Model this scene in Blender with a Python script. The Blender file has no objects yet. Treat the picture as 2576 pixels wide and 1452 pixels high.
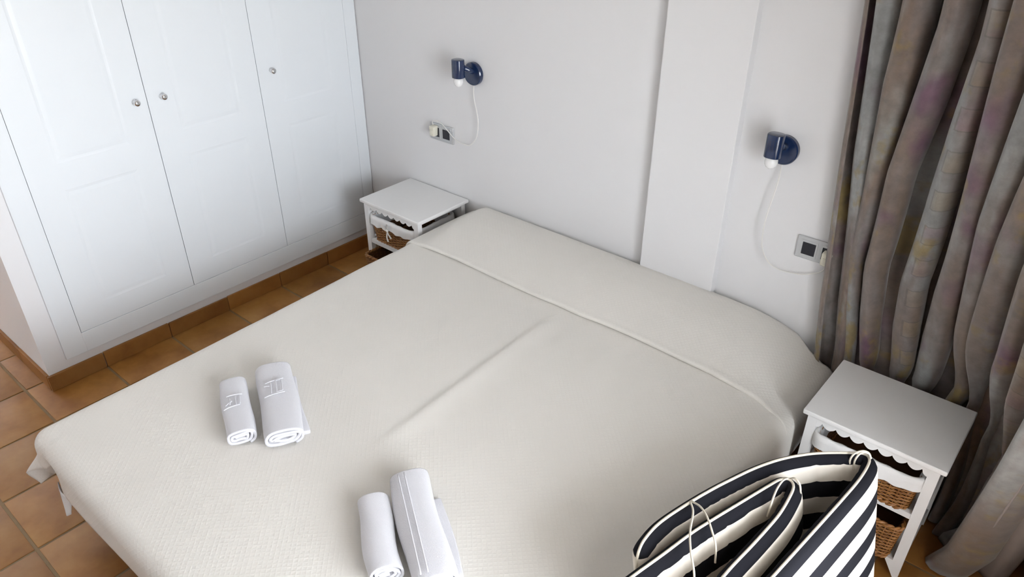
import bpy, bmesh, math, random
from mathutils import Vector, Matrix
random.seed(7)
PI = math.pi
sc = bpy.context.scene
col = sc.collection

# ------------------------------------------------------------------ camera
CX, CY, CZ = 3.1392, -2.4716, 2.0598
YAW, PITCH, ROLL, FPX = 0.7012, 0.5479, 0.0046, 1860.73
cam = bpy.data.cameras.new('camera')
cam.sensor_width = 36.0
cam.lens = 36.0 * FPX / 2576.0
cam.clip_start = 0.02
cam_o = bpy.data.objects.new('camera', cam)
col.objects.link(cam_o)
_f = Vector((-math.sin(YAW) * math.cos(PITCH), math.cos(YAW) * math.cos(PITCH), -math.sin(PITCH)))
_r0 = Vector((math.cos(YAW), math.sin(YAW), 0))
_u0 = _r0.cross(_f)
_r = _r0 * math.cos(ROLL) + _u0 * math.sin(ROLL)
_u = -_r0 * math.sin(ROLL) + _u0 * math.cos(ROLL)
cam_o.matrix_world = Matrix(((_r.x, _u.x, -_f.x, CX), (_r.y, _u.y, -_f.y, CY), (_r.z, _u.z, -_f.z, CZ), (0, 0, 0, 1)))
sc.camera = cam_o

# ------------------------------------------------------------------ sky, light, exposure
w = bpy.data.worlds.new('sky')
sc.world = w
w.use_nodes = True
bg = w.node_tree.nodes['Background']
bg.inputs[0].default_value = (0.88, 0.935, 1.0, 1)
bg.inputs[1].default_value = 18.5
por = bpy.data.lights.new('balcony_door_portal', 'AREA')
por.shape = 'RECTANGLE'
por.size = 2.1
por.size_y = 2.2
por.cycles.is_portal = True
por_o = bpy.data.objects.new('balcony_door_portal', por)
por_o.location = (5.02, -1.675, 1.15)
por_o.rotation_euler = (0, PI / 2, 0)      # portal faces -x, into the room
por_o.rotation_euler = Vector((-1, 0, 0)).to_track_quat('-Z', 'Y').to_euler()
col.objects.link(por_o)
vs = sc.view_settings
vs.view_transform = 'Standard'
vs.look = 'None'
vs.gamma = 1.0
vs.use_curve_mapping = False
vs.exposure = 0.0

# ------------------------------------------------------------------ helpers
def mesh(name, verts, faces, uvs=None, smooth=False):
    me = bpy.data.meshes.new(name)
    me.from_pydata([tuple(v) for v in verts], [], faces)
    me.update()
    if uvs is not None:
        ul = me.uv_layers.new(name='UVMap')
        for l in me.loops:
            ul.data[l.index].uv = uvs[l.vertex_index]
    if smooth:
        me.polygons.foreach_set('use_smooth', [True] * len(me.polygons))
    return me

def obj(name, me, mat=None, parent=None, loc=(0, 0, 0), rot=(0, 0, 0)):
    o = bpy.data.objects.new(name, me)
    col.objects.link(o)
    if mat is not None and len(me.materials) == 0:
        me.materials.append(mat)
    if parent is not None:
        o.parent = parent
    o.location = loc
    o.rotation_euler = rot
    return o

def tag(o, label, cat, group=None):
    o['label'] = label
    o['category'] = cat
    if group:
        o['group'] = group
    return o

def struct(o):
    o['kind'] = 'structure'
    return o

def thing(name, label, cat, loc=(0, 0, 0), rotz=0, group=None):
    o = bpy.data.objects.new(name, None)
    o.empty_display_size = 0.05
    col.objects.link(o)
    o.location = loc
    o.rotation_euler = (0, 0, rotz)
    return tag(o, label, cat, group)

def from_bm(name, bm, smooth=False):
    me = bpy.data.meshes.new(name)
    bmesh.ops.recalc_face_normals(bm, faces=bm.faces)
    bm.to_mesh(me)
    bm.free()
    if smooth:
        me.polygons.foreach_set('use_smooth', [True] * len(me.polygons))
    return me

def bm_box(bm, x0, x1, y0, y1, z0, z1, bev=0.0, seg=2):
    r = bmesh.ops.create_cube(bm, size=1.0)
    vs_ = r['verts']
    for v in vs_:
        v.co = Vector((x0 + (v.co.x + .5) * (x1 - x0), y0 + (v.co.y + .5) * (y1 - y0), z0 + (v.co.z + .5) * (z1 - z0)))
    if bev > 0:
        es = set()
        for v in vs_:
            es.update(v.link_edges)
        bmesh.ops.bevel(bm, geom=list(es), offset=bev, segments=seg, affect='EDGES', profile=0.6)

def box(name, x0, x1, y0, y1, z0, z1, bev=0.0, seg=2):
    bm = bmesh.new()
    bm_box(bm, x0, x1, y0, y1, z0, z1, bev, seg)
    return from_bm(name, bm)

def catmull(pts, n=8, closed=False):
    pts = [Vector(p) for p in pts]
    out = []
    m = len(pts)
    rng = m if closed else m - 1
    for i in range(rng):
        if closed:
            a, b, c, d = pts[(i - 1) % m], pts[i], pts[(i + 1) % m], pts[(i + 2) % m]
        else:
            b, c = pts[i], pts[i + 1]
            a = pts[i - 1] if i > 0 else b + (b - c)
            d = pts[i + 2] if i + 2 < m else c + (c - b)
        for k in range(n):
            t = k / n
            out.append(0.5 * ((2 * b) + (c - a) * t + (2 * a - 5 * b + 4 * c - d) * t * t + (3 * b - a - 3 * c + d) * t ** 3))
    if not closed:
        out.append(pts[-1])
    return out

def tube_vf(path, r, seg=8, closed=False):
    path = [Vector(p) for p in path]
    n = len(path)
    V, F = [], []
    up = None
    for i, p in enumerate(path):
        if closed:
            t = path[(i + 1) % n] - path[i - 1]
        else:
            t = path[min(i + 1, n - 1)] - path[max(i - 1, 0)]
        if t.length < 1e-9:
            t = Vector((0, 0, 1))
        t.normalize()
        if up is None:
            up = Vector((0, 0, 1)) if abs(t.z) < .9 else Vector((1, 0, 0))
        a = t.cross(up)
        if a.length < 1e-6:
            a = t.cross(Vector((1, 0, 0)))
        a.normalize()
        b = a.cross(t)
        up = b
        rr = r(i / (n - 1)) if callable(r) else r
        for k in range(seg):
            th = 2 * PI * k / seg
            V.append(p + a * (rr * math.cos(th)) + b * (rr * math.sin(th)))
    m = n if closed else n - 1
    for i in range(m):
        j = (i + 1) % n
        for k in range(seg):
            F.append((i * seg + k, i * seg + (k + 1) % seg, j * seg + (k + 1) % seg, j * seg + k))
    if not closed:
        F.append(tuple(range(seg - 1, -1, -1)))
        F.append(tuple((n - 1) * seg + k for k in range(seg)))
    return V, F

def tube(name, path, r, seg=8, closed=False):
    V, F = tube_vf(path, r, seg, closed)
    return mesh(name, V, F, smooth=True)

def lathe_vf(prof, seg=32):
    """prof: list of (r, h); axis +z"""
    V, F = [], []
    for r, h in prof:
        for k in range(seg):
            th = 2 * PI * k / seg
            V.append(Vector((r * math.cos(th), r * math.sin(th), h)))
    for i in range(len(prof) - 1):
        for k in range(seg):
            F.append((i * seg + k, i * seg + (k + 1) % seg, (i + 1) * seg + (k + 1) % seg, (i + 1) * seg + k))
    F.append(tuple(range(seg - 1, -1, -1)))
    F.append(tuple((len(prof) - 1) * seg + k for k in range(seg)))
    return V, F

def smooth_by_angle(me, ang=40):
    me.polygons.foreach_set('use_smooth', [True] * len(me.polygons))
    bm = bmesh.new()
    bm.from_mesh(me)
    lim = math.radians(ang)
    for e in bm.edges:
        if len(e.link_faces) == 2:
            e.smooth = e.calc_face_angle(0) < lim
    bm.to_mesh(me)
    bm.free()
    return me

def interp(x, xs, ys):
    if x <= xs[0]:
        return ys[0]
    for i in range(len(xs) - 1):
        if x <= xs[i + 1]:
            t = (x - xs[i]) / (xs[i + 1] - xs[i])
            return ys[i] + (ys[i + 1] - ys[i]) * t
    return ys[-1]

def sstep(a, b, x):
    t = max(0.0, min(1.0, (x - a) / (b - a)))
    return t * t * (3 - 2 * t)

# ------------------------------------------------------------------ materials
class NT:
    def __init__(self, name):
        self.m = bpy.data.materials.new(name)
        self.m.use_nodes = True
        self.t = self.m.node_tree
        self.n = self.t.nodes
        self.b = self.n['Principled BSDF']
    def node(self, typ, **kw):
        nd = self.n.new(typ)
        for k, v in kw.items():
            if k == 'inp':
                for kk, vv in v.items():
                    if isinstance(vv, bpy.types.NodeSocket):
                        self.t.links.new(vv, nd.inputs[kk])
                    else:
                        nd.inputs[kk].default_value = vv
            else:
                setattr(nd, k, v)
        return nd
    def link(self, a, b):
        self.t.links.new(a, b)
    def math(self, op, a, b=None, c=None):
        nd = self.n.new('ShaderNodeMath')
        nd.operation = op
        for i, v in enumerate((a, b, c)):
            if v is None:
                continue
            if isinstance(v, bpy.types.NodeSocket):
                self.t.links.new(v, nd.inputs[i])
            else:
                nd.inputs[i].default_value = v
        return nd.outputs[0]
    def mix(self, fac, a, b, typ='MIX'):
        nd = self.n.new('ShaderNodeMix')
        nd.data_type = 'RGBA'
        nd.blend_type = typ
        for s, v in ((nd.inputs[0], fac), (nd.inputs[6], a), (nd.inputs[7], b)):
            if isinstance(v, bpy.types.NodeSocket):
                self.t.links.new(v, s)
            else:
                s.default_value = v if not isinstance(v, tuple) else (v + (1,) if len(v) == 3 else v)
        return nd.outputs[2]
    def noise(self, scale, detail=3, vec=None, rough=.55, dim='3D'):
        nd = self.n.new('ShaderNodeTexNoise')
        nd.noise_dimensions = dim
        nd.inputs['Scale'].default_value = scale
        nd.inputs['Detail'].default_value = detail
        nd.inputs['Roughness'].default_value = rough
        if vec is not None:
            self.t.links.new(vec, nd.inputs['Vector'])
        return nd.outputs['Fac']
    def ramp(self, fac, stops):
        nd = self.n.new('ShaderNodeValToRGB')
        cr = nd.color_ramp
        while len(cr.elements) < len(stops):
            cr.elements.new(0.5)
        for e, (p, c) in zip(cr.elements, stops):
            e.position = p
            e.color = c + (1,) if len(c) == 3 else c
        self.t.links.new(fac, nd.inputs[0])
        return nd.outputs[0]
    def bump(self, height, strength=.3, dist=.002):
        nd = self.n.new('ShaderNodeBump')
        nd.inputs['Strength'].default_value = strength
        nd.inputs['Distance'].default_value = dist
        self.t.links.new(height, nd.inputs['Height'])
        self.t.links.new(nd.outputs[0], self.b.inputs['Normal'])
    def coord(self, which='Object'):
        return self.n.new('ShaderNodeTexCoord').outputs[which]
    def base(self, v):
        s = self.b.inputs['Base Color']
        if isinstance(v, bpy.types.NodeSocket):
            self.t.links.new(v, s)
        else:
            s.default_value = v + (1,)
    def set(self, **kw):
        for k, v in kw.items():
            self.b.inputs[k.replace('_', ' ')].default_value = v

def simple(name, c, rough=.5, var=.04, nscale=40, bump=0, bscale=200, **kw):
    t = NT(name)
    co = t.coord()
    n = t.noise(nscale, 4, co)
    d = tuple(max(0, x * (1 - var)) for x in c)
    t.base(t.mix(n, c, d))
    t.set(Roughness=rough, **kw)
    if bump:
        t.bump(t.noise(bscale, 4, co), bump, .001)
    return t.m

M = {}
M['wall'] = simple('wall_paint', (.765, .755, .757), .75, .02, 3, .12, 90)
M['ceiling'] = simple('ceiling_paint', (.86, .85, .83), .8, .02, 3)
M['lacquer'] = simple('wardrobe_lacquer', (.765, .79, .81), .38, .02, 5, .03, 60)
M['gap'] = simple('door_gap', (.5, .5, .49), .8)
M['chrome'] = simple('chrome', (.75, .75, .76), .12, .02, 30, Metallic=1.0)
M['paint'] = simple('nightstand_paint', (.84, .83, .82), .42, .03, 15)
M['liner'] = simple('cotton_liner', (.82, .81, .80), .9, .06, 60, .35, 300)
M['ribbon'] = simple('cotton_ribbon', (.85, .83, .79), .85, .06, 60)
M['navy'] = simple('navy_lacquer', (.007, .022, .075), .2, .1, 30, Coat_Weight=.5)
M['bulb'] = simple('frosted_bulb', (.86, .85, .84), .15, .02, 20)
M['cord'] = simple('white_cord', (.80, .78, .74), .5, .03, 30)
M['plug'] = simple('cream_plastic', (.78, .75, .63), .4, .04, 30)
M['plate'] = simple('silver_plate', (.56, .57, .58), .35, .03, 30, Metallic=.35)
M['insert'] = simple('black_plastic', (.012, .013, .02), .3, .1, 30)
M['piping'] = simple('cream_piping', (.64, .58, .48), .8, .08, 100, .3, 600)
M['hollow'] = simple('basket_inside', (.16, .07, .025), .8, .3, 40)
M['frame_dark'] = simple('dark_wood_frame', (.06, .035, .02), .5, .2, 20)
M['metal'] = simple('bed_metal', (.35, .34, .33), .5, .05, 20)

# terracotta floor tile
def tile_mat(name, c1, c2, c3, rough=.42):
    t = NT(name)
    oi = t.node('ShaderNodeObjectInfo')
    geo = t.node('ShaderNodeNewGeometry')
    off = t.node('ShaderNodeVectorMath', operation='SCALE', inp={0: geo.outputs['Position'], 'Scale': 1.0})
    add = t.node('ShaderNodeVectorMath', operation='ADD')
    t.link(off.outputs[0], add.inputs[0])
    cmb = t.node('ShaderNodeCombineXYZ')
    t.link(t.math('MULTIPLY', oi.outputs['Random'], 40.0), cmb.inputs[0])
    t.link(t.math('MULTIPLY', oi.outputs['Random'], 13.0), cmb.inputs[2])
    t.link(cmb.outputs[0], add.inputs[1])
    n1 = t.noise(5, 4, add.outputs[0], .6)
    n2 = t.noise(28, 5, add.outputs[0], .6)
    c = t.ramp(n1, [(.3, c1), (.52, c2), (.72, c3)])
    c = t.mix(t.math('MULTIPLY', n2, .35), c, c1)
    f = t.math('MULTIPLY_ADD', oi.outputs['Random'], .3, .84)
    cm = t.node('ShaderNodeCombineColor')
    for i in range(3):
        t.link(f, cm.inputs[i])
    c = t.mix(1.0, c, cm.outputs[0], 'MULTIPLY')
    t.base(c)
    t.set(Roughness=rough)
    t.bump(t.math('ADD', n1, t.math('MULTIPLY', n2, .3)), .25, .003)
    return t.m
M['tile'] = tile_mat('terracotta_tile', (.25, .098, .020), (.385, .178, .044), (.46, .245, .074))
M['skirt'] = tile_mat('terracotta_skirting', (.24, .095, .020), (.34, .15, .036), (.38, .185, .054), .5)
M['grout'] = simple('grout', (.33, .23, .13), .9, .25, 30, .4, 150)

# waffle bedspread
def spread_mat(name, base, pitch, strength):
    t = NT(name)
    uv = t.node('ShaderNodeUVMap')
    sp = t.node('ShaderNodeSeparateXYZ')
    t.link(uv.outputs[0], sp.inputs[0])
    u, v = sp.outputs[0], sp.outputs[1]
    k = PI / pitch / math.sqrt(2)
    a = t.math('ABSOLUTE', t.math('SINE', t.math('MULTIPLY', t.math('ADD', u, v), k)))
    b = t.math('ABSOLUTE', t.math('SINE', t.math('MULTIPLY', t.math('SUBTRACT', u, v), k)))
    m_ = t.math('POWER', t.math('MINIMUM', a, b), .55)
    h = t.math('SUBTRACT', 1.0, m_)
    n = t.noise(350, 3, uv.outputs[0], .6)
    h2 = t.math('ADD', h, t.math('MULTIPLY', n, .25))
    big = t.noise(2.5, 3, uv.outputs[0])
    c = t.mix(big, base, tuple(x * .97 for x in base))
    c = t.mix(t.math('MULTIPLY', m_, .05), c, tuple(x * .80 for x in base))
    t.base(c)
    t.set(Roughness=.92)
    t.b.inputs['Sheen Weight'].default_value = .15
    t.bump(h2, strength, .0022)
    return t.m
M['spread'] = spread_mat('waffle_bedspread', (.80, .768, .715), .0130, .22)

# terry towel
t = NT('terry_towel')
co = t.coord()
n1 = t.noise(420, 3, co, .7)
n2 = t.noise(60, 3, co)
t.base(t.mix(n1, (.83, .82, .855), (.72, .71, .75)))
t.set(Roughness=.95)
t.b.inputs['Sheen Weight'].default_value = .3
t.bump(t.math('ADD', n1, t.math('MULTIPLY', n2, .8)), .7, .003)
M['towel'] = t.m

# wicker
t = NT('wicker')
co = t.coord()
st = t.node('ShaderNodeMapping')
st.inputs['Scale'].default_value = (30, 30, 160)
t.link(co, st.inputs[0])
n1 = t.noise(1, 4, st.outputs[0], .6)
n2 = t.noise(35, 3, co)
c = t.ramp(n1, [(.3, (.19, .068, .018)), (.5, (.36, .155, .043)), (.7, (.52, .27, .09))])
c = t.mix(t.math('MULTIPLY', n2, .4), c, (.24, .10, .03))
t.base(c)
t.set(Roughness=.38)
M['wicker'] = t.m

# striped cushion: UV.y is the distance from the long seam
t = NT('striped_canvas')
uv = t.node('ShaderNodeUVMap')
sp = t.node('ShaderNodeSeparateXYZ')
t.link(uv.outputs[0], sp.inputs[0])
fr = t.math('FRACT', t.math('DIVIDE', sp.outputs[1], .104))
st_ = t.math('LESS_THAN', fr, .5)
n = t.noise(500, 3, uv.outputs[0])
cb = t.mix(n, (.014, .014, .018), (.009, .009, .012))
cw = t.mix(n, (.80, .74, .66), (.70, .64, .56))
t.base(t.mix(st_, cw, cb))
t.set(Roughness=.95)
t.b.inputs['Specular IOR Level'].default_value = .12
t.bump(n, .15, .001)
M['stripe'] = t.m

# curtain damask: UV.x metres of cloth, UV.y height
t = NT('curtain_damask')
uv = t.node('ShaderNodeUVMap')
sp = t.node('ShaderNodeSeparateXYZ')
t.link(uv.outputs[0], sp.inputs[0])
u, v = sp.outputs[0], sp.outputs[1]
nb = t.noise(3.2, 4, uv.outputs[0], .6)
mp = t.node('ShaderNodeMapping')
mp.inputs['Scale'].default_value = (7.0, 1.1, 1)
t.link(uv.outputs[0], mp.inputs[0])
ns_ = t.noise(1.0, 4, mp.outputs[0], .6)
c = t.ramp(ns_, [(.25, (.17, .17, .17)), (.40, (.285, .285, .28)), (.50, (.20, .165, .15)), (.59, (.20, .145, .11)), (.70, (.27, .265, .25))])
mp2 = t.node('ShaderNodeMapping')
mp2.inputs['Scale'].default_value = (8.0, 3.4, 1)
mp2.inputs['Location'].default_value = (3.1, 7.7, 0)
t.link(uv.outputs[0], mp2.inputs[0])
nm = t.noise(1.0, 3, mp2.outputs[0], .5)
mauve = t.ramp(nm, [(.56, (0, 0, 0)), (.68, (1, 1, 1))])
c = t.mix(t.math('MULTIPLY', mauve, .75), c, (.15, .065, .12))
mp3 = t.node('ShaderNodeMapping')
mp3.inputs['Scale'].default_value = (9.0, 4.2, 1)
mp3.inputs['Location'].default_value = (11.3, 2.2, 0)
t.link(uv.outputs[0], mp3.inputs[0])
no = t.noise(1.0, 4, mp3.outputs[0], .65)
och = t.ramp(no, [(.57, (0, 0, 0)), (.66, (1, 1, 1))])
c = t.mix(t.math('MULTIPLY', och, .75), c, (.27, .19, .05))
# little framed rectangles in vertical rows
fu = t.math('FRACT', t.math('DIVIDE', u, .42))
fv = t.math('FRACT', t.math('DIVIDE', v, .125))
du = t.math('ABSOLUTE', t.math('SUBTRACT', fu, .5))
dv = t.math('ABSOLUTE', t.math('SUBTRACT', fv, .5))
mx = t.math('MAXIMUM', t.math('MULTIPLY', du, .42 / .030), t.math('MULTIPLY', dv, .125 / .034))
inside = t.math('LESS_THAN', mx, .88)
outer = t.math('LESS_THAN', mx, 1.0)
line = t.math('SUBTRACT', outer, inside)
hue = t.noise(6, 1, uv.outputs[0])
rc = t.ramp(hue, [(.42, (.30, .12, .17)), (.5, (.30, .25, .18)), (.58, (.34, .24, .09))])
c = t.mix(t.math('MULTIPLY', inside, .22), c, rc)
c = t.mix(t.math('MULTIPLY', line, .40), c, (.10, .075, .06))
t.base(c)
t.set(Roughness=.55)
t.b.inputs['Sheen Weight'].default_value = .3
mp4 = t.node('ShaderNodeMapping')
mp4.inputs['Scale'].default_value = (1.6, .8, 1)
t.link(uv.outputs[0], mp4.inputs[0])
fine = t.noise(260, 3, uv.outputs[0])
mot = t.noise(26, 5, mp4.outputs[0], .65)
c = t.mix(1.0, c, t.ramp(mot, [(.3, (.72, .72, .72)), (.7, (1.15, 1.15, 1.15))]), 'MULTIPLY')
t.base(c)
t.bump(t.math('ADD', fine, t.math('MULTIPLY', nb, 2.0)), .15, .002)
M['curtain'] = t.m
M['lining'] = simple('curtain_lining', (.33, .29, .275), .85, .15, 20, .1, 200)
# bed base ticking
t = NT('bed_base_ticking')
co = t.coord()
n = t.noise(45, 3, co)
t.base(t.ramp(n, [(.4, (.30, .27, .23)), (.6, (.42, .40, .36))]))
t.set(Roughness=.9)
M['ticking'] = t.m
M['outside'] = simple('terrace_paving', (.62, .58, .52), .8, .1, 3)

# ------------------------------------------------------------------ room shell
H = 2.60
RX = 3.42       # right wall face
LX = -1.90      # far left wall face
FY = -4.20      # wall behind the viewer
WY = -1.834     # end of the wardrobe block
struct(obj('wall_back', box('wall_back', -.75, RX + .2, 0, .15, -.05, H), M['wall']))
PX0, PX1, PD = 1.7937, 2.1227, .0415
struct(obj('wall_pilaster', box('wall_pilaster', PX0, PX1, -PD, .02, 0, H, .004, 2), M['wall']))
struct(obj('ceiling', box('ceiling', LX - .1, RX + .2, FY - .1, .15, H, H + .1), M['ceiling']))
struct(obj('wall_front', box('wall_front', LX - .1, RX + .2, FY - .12, FY, -.05, H), M['wall']))
struct(obj('wall_far_left', box('wall_far_left', LX - .12, LX, FY, .15, -.05, H), M['wall']))
# right wall with the balcony door opening
DY0, DY1, DZ = -.92, -2.45, 2.12
bm = bmesh.new()
bm_box(bm, RX, RX + .14, DY0, .15, -.05, H)
bm_box(bm, RX, RX + .14, FY, DY1, -.05, H)
bm_box(bm, RX, RX + .14, DY1, DY0, DZ, H)
struct(obj('wall_right', from_bm('wall_right', bm), M['wall']))
door = obj('door_1', box('door_frame', RX + .04, RX + .11, DY0 - .06, DY0, 0, DZ), M['frame_dark'])
struct(door)
obj('jamb', box('jamb', RX + .04, RX + .11, DY1, DY1 + .06, 0, DZ), M['frame_dark'], door)
obj('lintel', box('lintel', RX + .04, RX + .11, DY1, DY0, DZ - .06, DZ), M['frame_dark'], door)
obj('threshold', box('threshold', RX + .0, RX + .13, DY1, DY0, -.01, .015), M['frame_dark'], door)
struct(obj('floor_balcony', box('floor_balcony', RX + .14, 5.05, -2.85, -.50, -.15, -.02), M['outside']))
struct(obj('ceiling_balcony', box('ceiling_balcony', RX + .14, 5.05, -2.85, -.50, 2.35, 2.55), M['ceiling']))
struct(obj('wall_balcony_left', box('wall_balcony_left', RX + .14, 5.0, -.62, -.50, -.02, 2.35), M['wall']))
struct(obj('wall_balcony_right', box('wall_balcony_right', RX + .14, 5.0, -2.85, -2.73, -.02, 2.35), M['wall']))
struct(obj('floor_street', box('floor_street', RX + .14, RX + 40, -30, 30, -3.2, -3.0), M['outside']))
# left wall : plaster block that houses the wardrobe
bm = bmesh.new()
bm_box(bm, -.70, 0, WY, -1.663, 0, H)
bm_box(bm, -.70, 0, -1.663, .02, 0, .16)
bm_box(bm, -.70, 0, -1.663, .02, 2.16, H)
bm_box(bm, -.70, 0, -.076, .02, .16, 2.16)
bm_box(bm, -.70, -.60, -1.663, -.076, .16, 2.16)
struct(obj('wall_left', from_bm('wall_left', bm), M['wall']))

# floor of terracotta tiles
S = .31
struct_floor = struct(obj('floor', box('floor', LX - .1, RX + .14, FY - .1, .1, -.06, -.0035), M['grout']))
bm = bmesh.new()
bm_box(bm, -.1502, .1502, -.1502, .1502, -.012, 0, .0035, 2)
tile_me = from_bm('tile', bm, True)
tile_me = smooth_by_angle(tile_me, 50)
tile_me.materials.append(M['tile'])
X0g, Y0g = .2185, -.3684
ix0, ix1 = -7, 10
for i in range(ix0, ix1 + 1):
    for j in range(-1, 12):
        x = X0g + S * (i + .5)
        y = Y0g - S * (j + .5) + (S if False else 0)
        sxs = 1.0
        if abs(x - (3.3185 + S / 2)) < .01:
            x, sxs = 3.3235 + .048, .096 / .3004
        if x > RX + .02 or y > .02 or y < FY or x < LX:
            continue
        if x < -.16 and y > WY + .16:
            continue
        o = obj('tile', tile_me, None, struct_floor, (x, y, random.uniform(-.0006, .0004)),
                (random.uniform(-.002, .002), random.uniform(-.002, .002), (0 if sxs < 1 else random.choice((0, PI / 2, PI, -PI / 2))) + random.uniform(-.004, .004)))
        o.scale.x = sxs

# skirting tiles
HB = .0767
def skirting(name, pieces):
    root = None
    for (x0, x1, y0, y1) in pieces:
        me = box('skirting_tile', x0, x1, y0, y1, .0, HB + random.uniform(-.0015, .0015), .0025, 2)
        if root is None:
            root = bpy.data.objects.new(name, None)
            col.objects.link(root)
            struct(root)
        obj('skirting_tile', me, M['skirt'], root)
    return root
ps = []
ys = [WY - .012] + [Y0g - S * k for k in (4, 3, 2, 1, 0, -1)]
for a, b in zip(ys[:-1], ys[1:]):
    ps.append((.0, .012 + random.uniform(-.001, .001), a + .0015, min(b, -.001) - .0015))
skirting('baseboard_left', ps)
ps = []
x = -.001
while x > -.70:
    x2 = max(x - .3085, -.70)
    ps.append((x2, x - .0015, WY - .012, WY))
    x = x2
skirting('baseboard_return', ps)
ps = []
x = .014
while x < PX0 - .02:
    x2 = min(x + S, PX0 - .001)
    ps.append((x, x2 - .003, -.012, 0))
    x = x2
skirting('baseboard_back', ps)

# ------------------------------------------------------------------ wardrobe
wd = thing('wardrobe', 'built-in white three-door wardrobe with routed panels and small round knobs', 'wardrobe', (0, 0, 0))
DOORS = [(-1.663, -1.1336), (-1.1336, -.6032), (-.6032, -.076)]
ZB, ZT = .2149, 2.10
FXF = .012
bm = bmesh.new()
bm_box(bm, -.02, FXF, -1.752, -1.663, .118, 2.2, .003)
bm_box(bm, -.02, FXF, -1.664, -.004, .118, ZB, .003)
bm_box(bm, -.02, FXF, -1.664, -.004, ZT, 2.2, .003)
bm_box(bm, -.02, FXF, -.076, -.004, ZB - .001, ZT + .001, .003)
obj('frame', from_bm('wardrobe_frame', bm), M['lacquer'], wd)
obj('carcass', box('carcass', -.58, -.034, -1.69, -.08, .17, 2.15), M['gap'], wd)

def door_mesh(y0, y1, z0, z1, panels):
    """front faces +x at x=0; routed outlines around each panel"""
    V, F = [], []
    def v(x, y, z):
        V.append((x, y, z))
        return len(V) - 1
    ya, yb = panels[0][0], panels[0][1]
    zs = [z0]
    for (_, _, a, b) in panels:
        zs += [a, b]
    zs.append(z1)
    ysx = [y0, ya, yb, y1]
    def q(x, ya_, yb_, za_, zb_):
        F.append((v(x, ya_, za_), v(x, yb_, za_), v(x, yb_, zb_), v(x, ya_, zb_)))
    for i in range(len(zs) - 1):
        for j in range(3):
            if j == 1 and i % 2 == 1:
                continue
            q(0, ysx[j], ysx[j + 1], zs[i], zs[i + 1])
    for (a, b, c, d) in panels:
        loops = []
        for ins, x in ((0, 0), (.006, -.0008), (.012, -.0012), (.022, -.0004), (.028, 0)):
            loops.append([v(x, a + ins, c + ins), v(x, b - ins, c + ins), v(x, b - ins, d - ins), v(x, a + ins, d - ins)])
        for l1, l2 in zip(loops[:-1], loops[1:]):
            for k in range(4):
                F.append((l1[k], l1[(k + 1) % 4], l2[(k + 1) % 4], l2[k]))
        F.append(tuple(loops[-1]))
    # sides and back
    T = -.02
    for (p, q_) in (((y0, z0), (y1, z0)), ((y1, z0), (y1, z1)), ((y1, z1), (y0, z1)), ((y0, z1), (y0, z0))):
        F.append((v(0, *p), v(T, *p), v(T, *q_), v(0, *q_)))
    F.append((v(T, y0, z0), v(T, y0, z1), v(T, y1, z1), v(T, y1, z0)))
    bm = bmesh.new()
    me = bpy.data.meshes.new('wardrobe_door')
    me.from_pydata(V, [], F)
    bm.from_mesh(me)
    bmesh.ops.remove_doubles(bm, verts=bm.verts, dist=1e-5)
    return from_bm('wardrobe_door', bm)
kV, kF = lathe_vf([(.009, 0), (.0095, .003), (.006, .006), (.0055, .014), (.010, .018), (.0135, .023), (.0135, .027), (.010, .031), (.004, .033)], 24)
knob_me = mesh('knob', [(v.z, v.x, v.y) for v in kV], kF, smooth=True)
knob_me.materials.append(M['chrome'])
KN = [-1.186, -1.069, -.533]
for (a, b), ky in zip(DOORS, KN):
    g = .0013
    pa, pb = a + .118, b - .113
    d = obj('door', door_mesh(a + g, b - g, ZB + .002, ZT - .002, [(pa, pb, .319, .846), (pa, pb, .957, 1.98)]), M['lacquer'], wd, (.011, 0, 0))
    obj('knob', knob_me, None, d, (0, ky, 1.121))

# ------------------------------------------------------------------ bed
bed = thing('bed', 'low double bed base with grey patterned fabric under the cream bedspread', 'bed', (1.755, -1.06, 0))
BX0, BX1, BY0, BY1 = .875 - 1.755, 2.585 - 1.755, -2.100 + 1.06, -.02 + 1.06
obj('bed_base', box('bed_base', BX0 + .01, BX1 - .01, BY0 + .01, BY1, .15, .27, .02, 3), M['ticking'], bed)
obj('mattress', box('mattress', BX0 + .005, BX1 - .005, BY0 + .03, BY1, .272, .395, .035, 4), M['liner'], bed)
lm = None
for sx in (BX0 + .09, 0, BX1 - .09):
    for sy in (BY0 + .1, BY1 - .1):
        if lm is None:
            V, F = lathe_vf([(.024, 0), (.026, .004), (.02, .006), (.024, .15)], 20)
            lm = mesh('leg', V, F, smooth=True)
            lm.materials.append(M['metal'])
        obj('leg', lm, None, bed, (sx, sy, 0))

# bedspread over mattress and pillows
MZ = .44
def hash2(i, j):
    random.seed(i * 7919 + j * 104729 + 17)
    return random.random()
_vn = {}
def vnoise(x, y):
    i, j = math.floor(x), math.floor(y)
    fx, fy = x - i, y - j
    fx, fy = fx * fx * (3 - 2 * fx), fy * fy * (3 - 2 * fy)
    def g(a, b):
        k = (a, b)
        if k not in _vn:
            _vn[k] = hash2(a, b)
        return _vn[k]
    return (g(i, j) * (1 - fx) + g(i + 1, j) * fx) * (1 - fy) + (g(i, j + 1) * (1 - fx) + g(i + 1, j + 1) * fx) * fy - .5

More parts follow.
